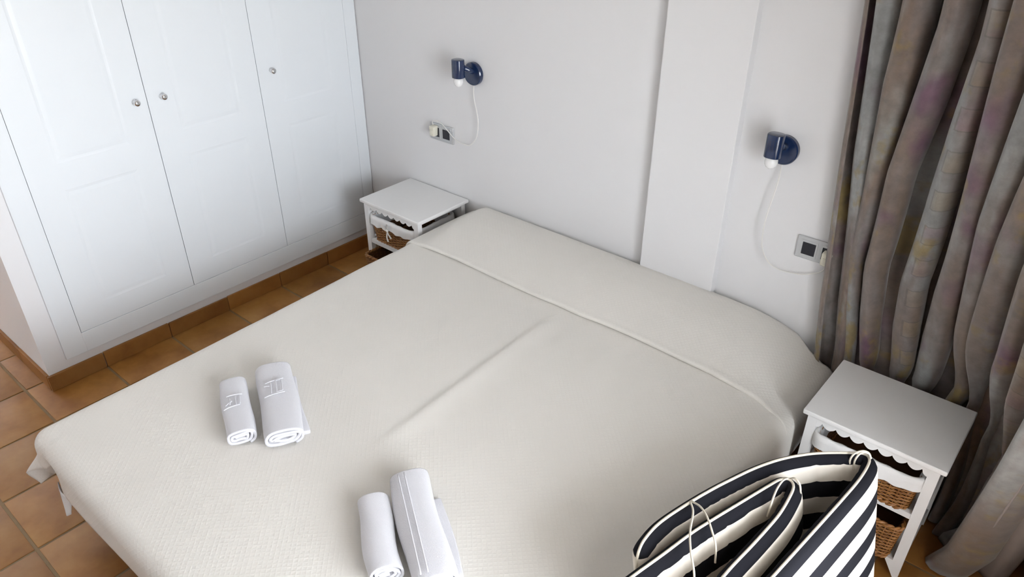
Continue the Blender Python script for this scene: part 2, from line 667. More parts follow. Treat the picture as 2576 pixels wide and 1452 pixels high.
FLAP = -.440
def flap_y(x):
    return FLAP + .004 * math.sin(x * 7) + .006 * vnoise(x * 9, 3.3) - .07 * sstep(2.5, 2.70, x)
def top_h(x, y, flap):
    h = 0.0
    # pillows under the turned-up end
    yp = -y
    prof = interp(yp, [0, .012, .035, .07, .12, .2, .28, .36, .42, .46], [.015, .045, .064, .071, .073, .068, .056, .036, .020, .013])
    ex = sstep(.80, .93, x) * max(0, 1 - (max(0, x - 2.18) / .44) ** 2)
    if flap:
        h += .010 + prof * ex * .98
    else:
        d = flap_y(x) - y
        # main cloth is tucked under the pillow front
        h += .006 * math.exp(-d / .05)
        # ridge along the join between the two mattresses
        xc = 1.707 + .010 * math.sin(y * 3.1)
        a = sstep(-.44, -.62, y) * (1 - sstep(-1.15, -1.60, y))
        e = x - xc
        h += a * (.0065 * math.exp(-(max(0, e) / .045) ** 2) * (1 if e > 0 else math.exp(-(e / .020) ** 2)))
        # pull wrinkles fanning out from the pillow edge
        for (wx, slope, ln, am, wd_) in ((2.31, .04, .36, .004, .014), (2.02, .16, .34, .0035, .022), (1.86, .22, .42, .0035, .026), (2.47, -.02, .25, .005, .018), (1.15, -.18, .40, .0025, .03), (1.40, -.08, .35, .002, .03), (.97, -.30, .30, .004, .02), (2.60, .05, .22, .005, .016)):
            tt = d / ln
            if 0 < tt < 1:
                e = x - (wx - slope * d)
                h += am * math.exp(-(e / wd_) ** 2) * (1 - tt) * sstep(0, .12, tt + .05)
    h += .0035 * vnoise(x * 3.1 + 5, y * 3.1) + .0016 * vnoise(x * 9, y * 9 + 3)
    h -= .050 * (max(0, x - 2.30) / .30) ** 2 * sstep(-.62, -.30, y)
    return h
RR = .05
def edge_x0(y):
    return interp(y, [-2.1, -1.8, -1.3, -.7, 0], [.872, .866, .853, .832, .84])
EX1 = 2.605
EY = -2.068
DROPL, DROPR, DROPF = .205, .20, .155
def wrap(e, drop):
    """arc length e past the edge -> (outward, down)"""
    if e <= 0:
        return 0.0, 0.0
    q = RR * PI / 2
    if e < q:
        a = e / RR
        return RR * math.sin(a), RR * (1 - math.cos(a))
    return RR + .012 * (e - q) / .2, RR + (e - q)
def sheet_point(u, v, flap):
    x0 = edge_x0(v) - (.012 if flap else 0)
    ex = ey = 0.0
    sx = 0
    x, y = u, v
    if u < x0:
        ex, sx, x = x0 - u, -1, x0
    elif u > EX1 - .022 * sstep(-.70, -1.0, v):
        e1 = EX1 - .022 * sstep(-.70, -1.0, v)
        ex, sx, x = u - e1, 1, e1
    if v < EY:
        ey, y = EY - v, EY
    z = MZ + top_h(x, y, flap)
    if ex > 0 and ey > 0:
        rho = math.hypot(ex, ey)
        ph = math.atan2(ey, ex)                 # 0 on the long side, 90 deg on the foot
        cut = max(ex / max(DROPL, 1e-6), ey / DROPF)
        o, dn = wrap(rho, 0)
        # hanging corner: flares outwards on the long side, folds in near the foot
        fl = sstep(.09, .25, rho)
        o += fl * .055 * math.exp(-((ph - .85) / .42) ** 2)
        g_ = fl * math.exp(-((ph - .75) / .35) ** 2) if sx < 0 else 0
        return (x + sx * o * math.cos(ph) - .030 * g_, y - o * math.sin(ph) - .012 * g_, z - dn)
    if ex > 0:
        o, dn = wrap(ex, 0)
        wv = .012 * sstep(.08, .22, ex) * math.sin(v * 9 + 1.0)
        return (x + sx * (o + (wv if sx < 0 else wv * .6)), y, z - dn)
    if ey > 0:
        o, dn = wrap(ey, 0)
        wv = .006 * sstep(.08, .2, ey) * math.sin(u * 7)
        if u < 1.3:
            g_ = sstep(.06, .15, ey) * math.exp(-((u - x0 - .085) / .05) ** 2)
            o -= .022 * g_
            dn -= .055 * g_
        return (x, y - o - wv, z - dn)
    return (x, y, z)

def lin(a, b, n):
    return [a + (b - a) * i / n for i in range(n + 1)]
def grid_sheet(name, us, vfun, nv, flap):
    V, F, U = [], [], []
    W_ = len(us)
    for j in range(nv + 1):
        for u in us:
            v = vfun(u, j / nv)
            p = sheet_point(u, v, flap)
            V.append(p)
            U.append((u, v))
    for j in range(nv):
        for i in range(W_ - 1):
            F.append((j * W_ + i, j * W_ + i + 1, (j + 1) * W_ + i + 1, (j + 1) * W_ + i))
    return V, F, U
us = lin(.835 - DROPL, .80, 22)[:-1] + lin(.80, .93, 16)[:-1] + lin(.93, 1.62, 40)[:-1] + lin(1.62, 1.80, 36)[:-1] + lin(1.80, 2.22, 34)[:-1] + lin(2.22, 2.56, 40)[:-1] + lin(2.56, EX1 + DROPR, 30)
spread = thing('bedspread', 'cream waffle-weave bedspread covering the whole double bed and its pillows', 'bedspread', (0, 0, 0))
# main sheet from under the pillow edge to the hem at the foot
V1, F1, U1 = grid_sheet('main', us, lambda u, t: (flap_y(u) + .015) * (1 - t) + t * (EY - DROPF), 190, False)
me = mesh('bedspread_main', V1, F1, U1, True)
o = obj('main_cloth', me, M['spread'], spread)
sm = o.modifiers.new('thickness', 'SOLIDIFY')
sm.thickness = .003
sm.offset = -1
V2, F2, U2 = grid_sheet('flap', us, lambda u, t: -(.008 + .052 * sstep(2.45, 2.56, u)) * (1 - t) + t * flap_y(u), 60, True)
# rounded lip along the fold
W_ = len(us)
n0 = len(V2) - W_
for k, (dy, dz) in enumerate(((-.004, -.004), (-.003, -.010), (.006, -.013))):
    for i in range(W_):
        p = V2[n0 + i]
        V2.append((p[0], p[1] + dy, p[2] + dz))
        U2.append((U2[n0 + i][0], U2[n0 + i][1] - .006 * (k + 1)))
    b = len(V2) - W_
    for i in range(W_ - 1):
        F2.append((b - W_ + i, b - W_ + i + 1, b + i + 1, b + i))
# back edge goes down behind the pillow
for k in range(1, 4):
    pass
b = len(V2)
for i in range(W_):
    p = V2[i]
    V2.append((p[0], p[1] + .003, p[2] - .06))
    U2.append((U2[i][0], U2[i][1] + .06))
for i in range(W_ - 1):
    F2.append((b + i, b + i + 1, i + 1, i))
o = obj('pillow_cover', mesh('pillow_cover', V2, F2, U2, True), M['spread'], spread)
sm = o.modifiers.new('thickness', 'SOLIDIFY')
sm.thickness = .003
sm.offset = -1
# loose white corner tail hanging under the foot corner
V, F = [], []
nn = 8
for i in range(nn + 1):
    tt = i / nn
    for j in range(nn + 1):
        s_ = j / nn
        wd_ = .10 * (1 - tt) + .002
        V.append((.925 + (s_ - .5) * wd_ * 1.0 + .02 * tt, -2.100 - .012 * math.sin(s_ * PI) - .015 * tt, .24 - .085 * tt))
for i in range(nn):
    for j in range(nn):
        F.append((i * (nn + 1) + j, i * (nn + 1) + j + 1, (i + 1) * (nn + 1) + j + 1, (i + 1) * (nn + 1) + j))
o = obj('corner_tail', mesh('corner_tail', V, F, [(v[0], v[2]) for v in V], True), M['liner'], bed, (-1.755, 1.06, 0))
sm = o.modifiers.new('thickness', 'SOLIDIFY')
sm.thickness = .003

# ------------------------------------------------------------------ nightstands
NW, ND, NH = .4271, .3534, .5019
def rr_loop(hx, hy, r, n=96):
    """rounded rectangle loop, n points evenly spread"""
    pts = []
    per = []
    cs = [(hx - r, hy - r, 0), (-hx + r, hy - r, PI / 2), (-hx + r, -hy + r, PI), (hx - r, -hy + r, 3 * PI / 2)]
    dense = []
    for (cx, cy, a0) in cs:
        for k in range(9):
            a = a0 + k / 8 * PI / 2
            dense.append((cx + r * math.cos(a), cy + r * math.sin(a), math.cos(a), math.sin(a)))
    L = [0]
    m = len(dense)
    for i in range(m):
        p, q = dense[i], dense[(i + 1) % m]
        L.append(L[-1] + math.hypot(q[0] - p[0], q[1] - p[1]))
    out = []
    i = 0
    for k in range(n):
        s = L[-1] * k / n
        while L[i + 1] < s:
            i += 1
        t_ = (s - L[i]) / max(1e-9, L[i + 1] - L[i])
        p, q = dense[i], dense[(i + 1) % m]
        out.append(tuple(p[c] + (q[c] - p[c]) * t_ for c in range(4)))
    return out, L[-1]

def weave_mesh(bx, by, h, hole):
    """front is -y"""
    V, F = [], []
    N = 132
    rows = int(h / .0072)
    for rI in range(rows):
        z = .006 + (h - .012) * rI / (rows - 1)
        tp = .90 + .10 * z / h
        loop, per = rr_loop(bx * tp, by * tp, .022, N)
        b = len(V)
        for k, (x, y, nx, ny) in enumerate(loop):
            ph = 2 * PI * k / N * 22 + (PI if rI % 2 else 0)
            o_ = .0030 * math.cos(ph)
            for (da, dz) in ((.0030, 0), (.0006, .0033), (-.0018, 0), (.0006, -.0033)):
                V.append((x + nx * (o_ + da), y + ny * (o_ + da), z + dz))
        for k in range(N):
            k2 = (k + 1) % N
            x, y = loop[k][0], loop[k][1]
            if hole and y < 0 and abs(x) < .042 and h - .050 < z < h - .022:
                continue
            for c in range(4):
                F.append((b + k * 4 + c, b + k2 * 4 + c, b + k2 * 4 + (c + 1) % 4, b + k * 4 + (c + 1) % 4))
    return mesh('weave', V, F, smooth=True)
def braid_mesh(bx, by, z, r=.0065):
    N = 132
    loop, per = rr_loop(bx, by, .024, N)
    V, F = [], []
    for ph0 in (0, PI):
        path = []
        for k, (x, y, nx, ny) in enumerate(loop):
            a = 2 * PI * k / N * 26 + ph0
            path.append((x + nx * .0042 * math.cos(a), y + ny * .0042 * math.cos(a), z + .0042 * math.sin(a)))
        v_, f_ = tube_vf(path, r * .75, 6, True)
        b = len(V)
        V += v_
        F += [tuple(i + b for i in f) for f in f_]
    return mesh('braid', V, F, smooth=True)
def stakes_mesh(bx, by, h):
    V, F = [], []
    loop, per = rr_loop(bx, by, .022, 44)
    for (x, y, nx, ny) in loop:
        v_, f_ = tube_vf([(x * .90, y * .90, .0), (x * .95, y * .95, h * .5), (x, y, h)], .0028, 5)
        b = len(V)
        V += v_
        F += [tuple(i + b for i in f) for f in f_]
    return mesh('stakes', V, F, smooth=True)
def inner_mesh(bx, by, h):
    bm = bmesh.new()
    l0, _ = rr_loop(bx * .88, by * .88, .02, 40)
    l1, _ = rr_loop(bx * .975, by * .975, .02, 40)
    a = [bm.verts.new((p[0], p[1], .004)) for p in l0]
    b = [bm.verts.new((p[0], p[1], h - .004)) for p in l1]
    for k in range(40):
        bm.faces.new((a[k], a[(k + 1) % 40], b[(k + 1) % 40], b[k]))
    bm.faces.new(a)
    return from_bm('inside', bm)
BXH, BYH, BHU, BHL = .160, .140, .139, .150
me_weave_u = weave_mesh(BXH, BYH, BHU, False)
me_weave_l = weave_mesh(BXH, BYH, BHL, True)
me_rim_u = braid_mesh(BXH, BYH, BHU)
me_rim_l = braid_mesh(BXH, BYH, BHL)
me_foot = braid_mesh(BXH * .91, BYH * .91, .004)
me_st_u, me_st_l = stakes_mesh(BXH, BYH, BHU), stakes_mesh(BXH, BYH, BHL)
me_in_u, me_in_l = inner_mesh(BXH, BYH, BHU), inner_mesh(BXH, BYH, BHL)
for m_ in (me_weave_u, me_weave_l, me_rim_u, me_rim_l, me_foot, me_st_u, me_st_l):
    m_.materials.append(M['wicker'])
for m_ in (me_in_u, me_in_l):
    m_.materials.append(M['hollow'])

def liner_mesh(bx, by, h):
    """cloth folded over the rim, hem hanging outside"""
    N = 120
    prof = [(-.012, -.07), (-.010, -.01), (-.004, .010), (.003, .013), (.009, .009), (.0115, -.008), (.012, -.022), (.013, -.036)]
    V, F = [], []
    for pi, (d, dz) in enumerate(prof):
        loop, _ = rr_loop(bx, by, .024, N)
        for k, (x, y, nx, ny) in enumerate(loop):
            wv = .0016 * math.sin(k * 1.3 + pi) + .0012 * math.sin(k * .47 + 2 * pi)
            zz = dz + (0.004 * math.sin(k * .35) + .003 * math.sin(k * .9)) * (1 if pi == len(prof) - 1 else .3)
            V.append((x + nx * (d + wv), y + ny * (d + wv), h + zz))
    for pi in range(len(prof) - 1):
        for k in range(N):
            F.append((pi * N + k, pi * N + (k + 1) % N, (pi + 1) * N + (k + 1) % N, (pi + 1) * N + k))
    return mesh('liner', V, F, smooth=True)
me_liner = liner_mesh(BXH, BYH, BHU)
me_liner.materials.append(M['liner'])

def apron_mesh(wx, z_top, z_mid, n=8, th=.012):
    """scalloped board in the xz plane, lobes hanging down"""
    pts = []
    NS = 12
    hx = wx
    flat = .018
    pts.append((-hx, z_mid - .020))
    for q in range(1, 6):
        a = q / 6 * PI / 2
        pts.append((-hx + flat * math.sin(a) * .9, z_mid - .020 + .020 * (1 - math.cos(a))))
    x0, x1 = -hx + flat, hx - flat
    for i in range(n):
        for k in range(NS + 1):
            if k == NS and i < n - 1:
                continue
            a = k / NS
            x = x0 + (x1 - x0) * (i + a) / n
            pts.append((x, z_mid - .0150 * math.sin(a * PI) ** .8))
    for q in range(5, 0, -1):
        a = q / 6 * PI / 2
        pts.append((hx - flat * math.sin(a) * .9, z_mid - .020 + .020 * (1 - math.cos(a))))
    pts.append((hx, z_mid - .020))
    V, F = [], []
    m = len(pts)
    for (x, z) in pts:
        V += [(x, -th / 2, z), (x, th / 2, z), (x, -th / 2, z_top), (x, th / 2, z_top)]
    for i in range(m - 1):
        a, b = i * 4, (i + 1) * 4
        F += [(a, b, b + 2, a + 2), (a + 1, a + 3, b + 3, b + 1), (a, a + 1, b + 1, b), (a + 2, b + 2, b + 3, a + 3)]
    F += [(0, 2, 3, 1), ((m - 1) * 4, (m - 1) * 4 + 1, (m - 1) * 4 + 3, (m - 1) * 4 + 2)]
    return mesh('apron', V, F)

def leg_mesh(sx, sy):
    """post with a tapering foot; sx, sy are signs of the corner"""
    hx, hy, tz = .030, .026, .484
    V, F = [], []
    prof = [(0.0, .012), (.075, .058), (.0751, .030), (tz, .030)]
    for z, wdt in prof:
        x0, x1 = (0, -wdt) if sx > 0 else (0, wdt)
        y0, y1 = (0, -hy) if sy > 0 else (0, hy)
        V += [(x0, y0, z), (x1, y0, z), (x1, y1, z), (x0, y1, z)]
    for i in range(3):
        for k in range(4):
            F.append((i * 4 + k, i * 4 + (k + 1) % 4, (i + 1) * 4 + (k + 1) % 4, (i + 1) * 4 + k))
    F += [(0, 1, 2, 3), (12, 15, 14, 13)]
    bm = bmesh.new()
    me = mesh('leg', V, F)
    bm.from_mesh(me)
    return from_bm('leg', bm)

def bow_mesh():
    V, F = [], []
    def strip(path, wdt, nrm=(0, -1, 0)):
        path = catmull(path, 6)
        b = len(V)
        n = len(path)
        for i, p in enumerate(path):
            t_ = path[min(i + 1, n - 1)] - path[max(i - 1, 0)]
            s_ = t_.cross(Vector(nrm))
            s_ = s_.normalized() if s_.length > 1e-6 else Vector((0, 0, 1))
            w_ = wdt(i / (n - 1)) if callable(wdt) else wdt
            V.append(p - s_ * w_ / 2)
            V.append(p + s_ * w_ / 2 + Vector((0, -.001, 0)))
        for i in range(n - 1):
            F.append((b + 2 * i, b + 2 * i + 1, b + 2 * i + 3, b + 2 * i + 2))
    wl = lambda t_: .006 + .007 * math.sin(t_ * PI)
    strip([(0, -.004, 0), (-.018, -.014, .020), (-.030, -.014, .018), (-.028, -.010, .006), (-.012, -.006, -.002), (0, -.004, 0)], wl)
    strip([(0, -.004, 0), (.012, -.016, .024), (.020, -.018, .034), (.010, -.014, .036), (.003, -.008, .018), (0, -.004, 0)], wl)
    strip([(0, -.006, 0), (.012, -.012, -.014), (.022, -.013, -.022), (.030, -.012, -.034)], lambda t_: .006 + .006 * t_)
    strip([(0, -.006, 0), (.002, -.013, -.020), (.000, -.013, -.038), (.006, -.012, -.058)], lambda t_: .006 + .006 * t_)
    v_, f_ = tube_vf([(-.006, -.008, .002), (0, -.010, 0), (.006, -.008, -.002)], .0055, 8)
    b = len(V)
    V.extend(v_)
    F.extend([tuple(i + b for i in f) for f in f_])
    return mesh('bow', V, F, smooth=True)

bm = bmesh.new()
bm_box(bm, -NW / 2, NW / 2, -ND / 2, ND / 2, .484, NH, .006, 3)
me_top = smooth_by_angle(from_bm('top', bm), 35)
fx, fy = NW / 2 - .016, ND / 2 - .014       # outer half sizes of the frame
me_apron = apron_mesh(fx - .030, .484, .465, 7)
me_side_rail = box('side_rail', -.009, .009, -fy + .026, fy - .026, .470, .484, .001, 1)
me_side_rail_m = box('side_rail_middle', -.009, .009, -fy + .026, fy - .026, .262, .284, .001, 1)
me_side_rail_b = box('side_rail_low', -.009, .009, -fy + .026, fy - .026, .055, .077, .001, 1)
me_front_rail = box('front_rail', -fx + .03, fx - .03, -.010, .010, .262, .284, .001, 1)
me_shelf = box('shelf', -fx + .02, fx - .02, -fy + .02, fy - .01, .268, .278)
me_shelf_low = box('shelf_low', -fx + .02, fx - .02, -fy + .03, fy - .01, .060, .070)
me_back = box('back_panel', -fx + .025, fx - .025, fy - .010, fy - .004, .06, .484)
for m_ in (me_top, me_apron, me_side_rail, me_side_rail_m, me_side_rail_b, me_front_rail, me_shelf, me_shelf_low, me_back):
    m_.materials.append(M['paint'])
me_legs = {}
for sx in (-1, 1):
    for sy in (-1, 1):
        me_legs[(sx, sy)] = leg_mesh(sx, sy)
        me_legs[(sx, sy)].materials.append(M['paint'])
me_bow = bow_mesh()
me_bow.materials.append(M['ribbon'])

def nightstand(label, cx, cy, rz, pull_low, pull_up, has_bow):
    t_ = thing('nightstand', label, 'nightstand', (cx, cy, 0), rz, 'nightstands on both sides of the bed')
    obj('top', me_top, None, t_)
    obj('apron', me_apron, None, t_, (0, -fy + .008, 0))
    for (sx, sy), m_ in me_legs.items():
        obj('leg', m_, None, t_, (sx * fx, sy * fy, 0))
    for sx in (-1, 1):
        obj('side_rail', me_side_rail, None, t_, (sx * (fx - .012), 0, 0))
        obj('side_rail', me_side_rail_m, None, t_, (sx * (fx - .012), 0, 0))
        obj('side_rail', me_side_rail_b, None, t_, (sx * (fx - .012), 0, 0))
    obj('front_rail', me_front_rail, None, t_, (0, -fy + .012, 0))
    obj('shelf', me_shelf, None, t_)
    obj('shelf', me_shelf_low, None, t_)
    obj('back_panel', me_back, None, t_)
    return t_
def basket(label, base, rz, upper, has_bow):
    b = thing('wicker_basket', label, 'basket', base, rz, 'wicker baskets in the nightstands')
    if upper:
        obj('weave', me_weave_u, None, b)
        obj('stakes', me_st_u, None, b)
        obj('rim', me_rim_u, None, b)
        obj('inside', me_in_u, None, b)
        ln = obj('liner', me_liner, None, b)
        ln['label'] = 'white cotton liner'
        if has_bow:
            o_ = obj('bow', me_bow, None, ln, (-.012, -BYH - .012, BHU - .030))
            o_['label'] = 'white ribbon bow'
    else:
        obj('weave', me_weave_l, None, b)
        obj('stakes', me_st_l, None, b)
        obj('rim', me_rim_l, None, b)
        obj('inside', me_in_l, None, b)
    obj('foot_braid', me_foot, None, b)
    return b
def place_nightstand(label, labels_b, blx, bly, rz, pu, pl, has_bow):
    c, s = math.cos(rz), math.sin(rz)
    X, Y = NW / 2, -ND / 2
    cx, cy = blx + c * X - s * Y, bly + s * X + c * Y
    nightstand(label, cx, cy, rz, pl, pu, has_bow)
    for upper, pull, zb, lb in ((True, pu, .2785, labels_b[0]), (False, pl, .0705, labels_b[1])):
        oy = -pull - .004
        basket(lb, (cx - s * oy, cy + c * oy, zb), rz, upper, has_bow)
place_nightstand('small white nightstand in the corner beside the wardrobe',
                 ('white-lined wicker basket with a ribbon bow in the nightstand by the wardrobe',
                  'unlined wicker basket sticking out low in the nightstand by the wardrobe'),
                 .3435, -.006, 0.0, .016, .080, True)
place_nightstand('small white nightstand in front of the grey curtain',
                 ('white-lined wicker basket in the nightstand before the curtain',
                  'unlined wicker basket low in the nightstand before the curtain'),
                 2.6819, -.1242, -.0119, .026, .040, False)

# ------------------------------------------------------------------ wall lamps
def superround(hx, hy, n=40, p=3.0):
    out = []
    for k in range(n):
        a = 2 * PI * k / n
        c, s = math.cos(a), math.sin(a)
        out.append((hx * math.copysign(abs(c) ** (2 / p), c), hy * math.copysign(abs(s) ** (2 / p), s)))
    return out
def wall_lamp(label, x, z, hx_off, cord_pts, plug_loc, plug_rot):
    t_ = thing('wall_lamp', label, 'lamp', (x, 0, z), 0, 'navy wall lamps')
    V, F = lathe_vf([(.050, 0), (.052, .002), (.052, .018), (.049, .022), (.046, .0225), (.0455, .0215), (.002, .0215)], 48)
    me = mesh('wall_plate', [(v.x, -v.z, v.y) for v in V], [tuple(reversed(f)) for f in F])
    obj('wall_plate', smooth_by_angle(me, 35), M['navy'], t_)
    hz = .035
    # short swivel arm
    obj('arm', tube('arm', catmull([(.004, -.018, .014), (.002, -.035, .020), (hx_off * .6, -.052, .030), (hx_off, -.066, hz)], 6), .0135, 16), M['navy'], t_)
    # lamp holder: upright rounded sleeve
    loop = superround(.0285, .0255, 48, 2.6)
    prof = [(.90, .0405), (.97, .0395), (1, .037), (1, -.037), (.98, -.040), (.88, -.040), (.86, -.030)]
    V, F = [], []
    n = len(loop)
    for (s_, z_) in prof:
        for (a, b) in loop:
            V.append((a * s_, b * s_, z_))
    for i in range(len(prof) - 1):
        for k in range(n):
            F.append((i * n + k, (i + 1) * n + k, (i + 1) * n + (k + 1) % n, i * n + (k + 1) % n))
    F.append(tuple(range(n)))
    F.append(tuple((len(prof) - 1) * n + k for k in reversed(range(n))))
    h = obj('lamp_holder', smooth_by_angle(mesh('lamp_holder', V, F), 35), M['navy'], t_, (hx_off, -.088, hz))
    for q in range(4):
        sx = -.0135 + .009 * q
        o_ = obj('slot', box('slot', -.0014, .0014, -.0006, .0012, -.020, .020), M['insert'], h, (sx, -.0255 + .0022 * abs(q - 1.5) / 1.5, .004))
    V, F = lathe_vf([(.012, .016), (.0125, .004), (.018, -.003), (.0215, -.011), (.0225, -.020), (.0205, -.030), (.0155, -.038), (.008, -.043), (.001, -.0445)], 32)
    obj('bulb', mesh('bulb', V, [tuple(reversed(f)) for f in F], smooth=True), M['bulb'], t_, (hx_off, -.088, hz - .038))
    pts = [(p[0] - x, p[1], p[2] - z) for p in cord_pts]
    obj('cord', tube('cord', catmull(pts, 8), .0021, 8), M['cord'], t_)
    # plug body
    bm = bmesh.new()
    bm_box(bm, -.017, .017, -.034, -.002, -.026, .026, .006, 3)
    for v in bm.verts:
        if v.co.z < 0:
            v.co.x *= 1 - .25 * (-v.co.z / .026)
        v.co.y = v.co.y if v.co.z > -.02 else v.co.y * .9
    pl = obj('plug', smooth_by_angle(from_bm('plug', bm), 40), M['plug'], t_, (plug_loc[0] - x, plug_loc[1], plug_loc[2] - z), (0, plug_rot, 0))
    obj('switch_button', box('switch_button', -.008, .008, -.038, -.033, -.010, .008, .0015, 2), M['plug'], pl)
    return t_
wall_lamp('navy blue wall lamp with bare white bulb on the wall beside the wardrobe', .826, 1.143, -.020,
          [(.829, -.012, 1.098), (.831, -.016, 1.036), (.848, -.018, .975), (.856, -.018, .919), (.842, -.016, .848), (.807, -.013, .806), (.778, -.012, .791), (.725, -.012, .793), (.685, -.016, .811), (.634, -.022, .854), (.600, -.026, .874), (.570, -.028, .872), (.556, -.026, .862), (.556, -.022, .846)],
          (.5615, -.008, .818), .0)
wall_lamp('navy blue wall lamp with bare white bulb between the pilaster and the curtain', 2.287, 1.143, -.008,
          [(2.290, -.012, 1.094), (2.296, -.030, 1.036), (2.291, -.038, .967), (2.283, -.040, .894), (2.283, -.040, .821), (2.290, -.038, .774), (2.311, -.034, .732), (2.340, -.028, .707), (2.381, -.018, .697), (2.439, -.012, .704), (2.490, -.014, .728), (2.514, -.020, .752), (2.520, -.024, .775)],
          (2.516, -.008, .800), .08)

# double sockets
def socket(label, x, z, dark_dx, sock_dx):
    t_ = thing('wall_socket', label, 'socket', (x, 0, z), 0, 'silver double sockets beside the bed')
    bm = bmesh.new()
    bm_box(bm, -.0795, .0795, -.009, 0, -.0425, .0425, .004, 3)
    obj('cover_plate', smooth_by_angle(from_bm('cover_plate', bm), 40), M['plate'], t_)
    for dx, nm in ((dark_dx, 'switch'), (sock_dx, 'outlet')):
        o_ = obj('bezel', box('bezel', -.030, .030, -.0108, -.008, -.032, .032, .0012, 2), M['plate'], t_, (dx, 0, 0))
        obj(nm, box(nm, -.0235, .0235, -.0125, -.010, -.0235, .0235, .001, 1), M['insert'], t_, (dx, 0, 0))['label'] = 'black insert'
    return t_
socket('silver double socket under the lamp nearest the wardrobe', .5987, .8089, .034, -.037)
socket('silver double socket half hidden by the curtain', 2.4785, .8089, -.034, .037)

# ------------------------------------------------------------------ towels
def roll_mesh(wx, hz, L, turns, th, seed, taper=.0):
    """flattened spiral roll along +x (front end at x=L); base at z=0"""
    rnd = random.Random(seed)
    NT_ = int(turns * 44)
    a, b = wx / 2, hz / 2
    prof = []
    gap = th * 1.10
    for k in range(NT_ + 1):
        th_ = k / 44 * 2 * PI
        sc_ = th_ / (2 * PI) * gap
        aa, bb = max(.004, a - th / 2 - sc_), max(.003, b - th / 2 - sc_)
        ang = -PI / 2 + .5 + th_
        c, s = math.cos(ang), math.sin(ang)
        p = 2.5
        y = aa * math.copysign(abs(c) ** (2 / p), c)
        z = b + bb * math.copysign(abs(s) ** (2 / p), s)
        wob = .0025 * math.sin(th_ * 1.7 + seed) + .0018 * math.sin(th_ * 3.1 + 2 * seed)
        prof.append(Vector((0, y + wob * .8 * min(1, k / 44), z + (wob if z > b * .5 else 0) * min(1, k / 44))))
    n = len(prof)
    nor = []
    for i in range(n):
        t_ = prof[min(i + 1, n - 1)] - prof[max(i - 1, 0)]
        nn_ = Vector((0, t_.z, -t_.y))
        nor.append(nn_.normalized())
    ring_o = [prof[i] + nor[i] * th / 2 for i in range(n)]
    ring_i = [prof[i] - nor[i] * th * .42 for i in range(n)]
    loop = ring_o + [prof[-1] + Vector((0, .001, .001))] + ring_i[::-1]
    m = len(loop)
    cxs = [-.006, -.003, .004, .015]
    xs_in = [.03 + (L - .06) * i / 12 for i in range(13)]
    stations = [(.0, .88), (.003, .96), (.010, 1.0)] + [(x_, 1) for x_ in xs_in] + [(L - .010, 1.0), (L - .003, .97), (L, .90)]
    V, F, U = [], [], []
    mid = [(ring_o[i] + ring_i[i]) / 2 for i in range(n)]
    midl = mid + [mid[-1]] + mid[::-1]
    for (x_, s_) in stations:
        f_ = x_ / L
        sway = .004 * math.sin(f_ * 3 + seed) + .003 * math.sin(f_ * 7 + seed * 2)
        scl = 1 - taper * (1 - f_)
        for q in range(m):
            p = midl[q] + (loop[q] - midl[q]) * s_
            bulge = 1 + .03 * math.sin(f_ * PI) + .02 * vnoise(f_ * 5 + seed, q * .05)
            xo = .004 * vnoise(q * .11 + seed * 3, 1.5) if x_ in (0, L) else 0
            V.append((x_ + xo, p.y * scl * bulge + sway, p.z * (scl * (1 + .02 * math.sin(f_ * 5 + seed)))))
    ns = len(stations)
    for i in range(ns - 1):
        for q in range(m):
            q2 = (q + 1) % m
            F.append((i * m + q, i * m + q2, (i + 1) * m + q2, (i + 1) * m + q))
    for i in (0, ns - 1):
        for q in range(n - 1):
            a0, a1 = i * m + q, i * m + q + 1
            b0, b1 = i * m + (m - 1 - q), i * m + (m - 2 - q)
            F.append((a0, a1, b1, b0) if i else (b0, b1, a1, a0))
    me = mesh('roll', V, F, smooth=True)
    return me
def surf_top(y, wx, hz):
    c = max(-1, min(1, y / (wx / 2)))
    p = 2.5
    return hz / 2 + hz / 2 * (1 - abs(c) ** p) ** (1 / p)
def strip_on_roll(V, F, p0, p1, wx, hz, r=.0018, n=8):
    path = []
    for i in range(n + 1):
        t_ = i / n
        x_ = p0[0] + (p1[0] - p0[0]) * t_
        y_ = p0[1] + (p1[1] - p0[1]) * t_
        path.append((x_, y_, surf_top(y_, wx, hz) * 1.012 + .0006))
    v_, f_ = tube_vf(path, r, 6)
    b = len(V)
    V.extend(v_)
    F.extend([tuple(i + b for i in f) for f in f_])
def towel(label, back, front, wx, hz, turns, th, seed, flap=None, emboss=None, band=False, taper=0):
    b, f = Vector(back), Vector(front)
    d = f - b
    L = d.length
    rz = math.atan2(d.y, d.x)
    t_ = thing('rolled_towel', label, 'towel', (b.x, b.y, MZ + .0035), rz, 'rolled white towels on the bed')
    obj('roll', roll_mesh(wx, hz, L, turns, th, seed, taper), M['towel'], t_)
    if flap:
        (y0, y1, x0, x1, hh) = flap
        bm = bmesh.new()
        bm_box(bm, x0, x1, y0, y1, 0, hh, min(.006, hh * .45), 3)
        bmesh.ops.subdivide_edges(bm, edges=[e for e in bm.edges if e.calc_length() > .1], cuts=6)
        for v in bm.verts:
            v.co.y += .004 * math.sin(v.co.x * 17 + seed)
            v.co.z += .0015 * math.sin(v.co.x * 31 + seed) if v.co.z > hh * .6 else 0
        obj('folded_edge', smooth_by_angle(from_bm('folded_edge', bm), 60), M['towel'], t_)
    if emboss:
        V, F = [], []
        for p0, p1 in emboss:
            strip_on_roll(V, F, p0, p1, wx, hz)
        obj('woven_mark', mesh('woven_mark', V, F, smooth=True), M['towel'], t_)
    if band:
        V, F = [], []
        for yy in band:
            strip_on_roll(V, F, (.015, yy), (L - .012, yy), wx, hz, .0022, 20)
        obj('woven_border', mesh('woven_border', V, F, smooth=True), M['towel'], t_)
    return t_
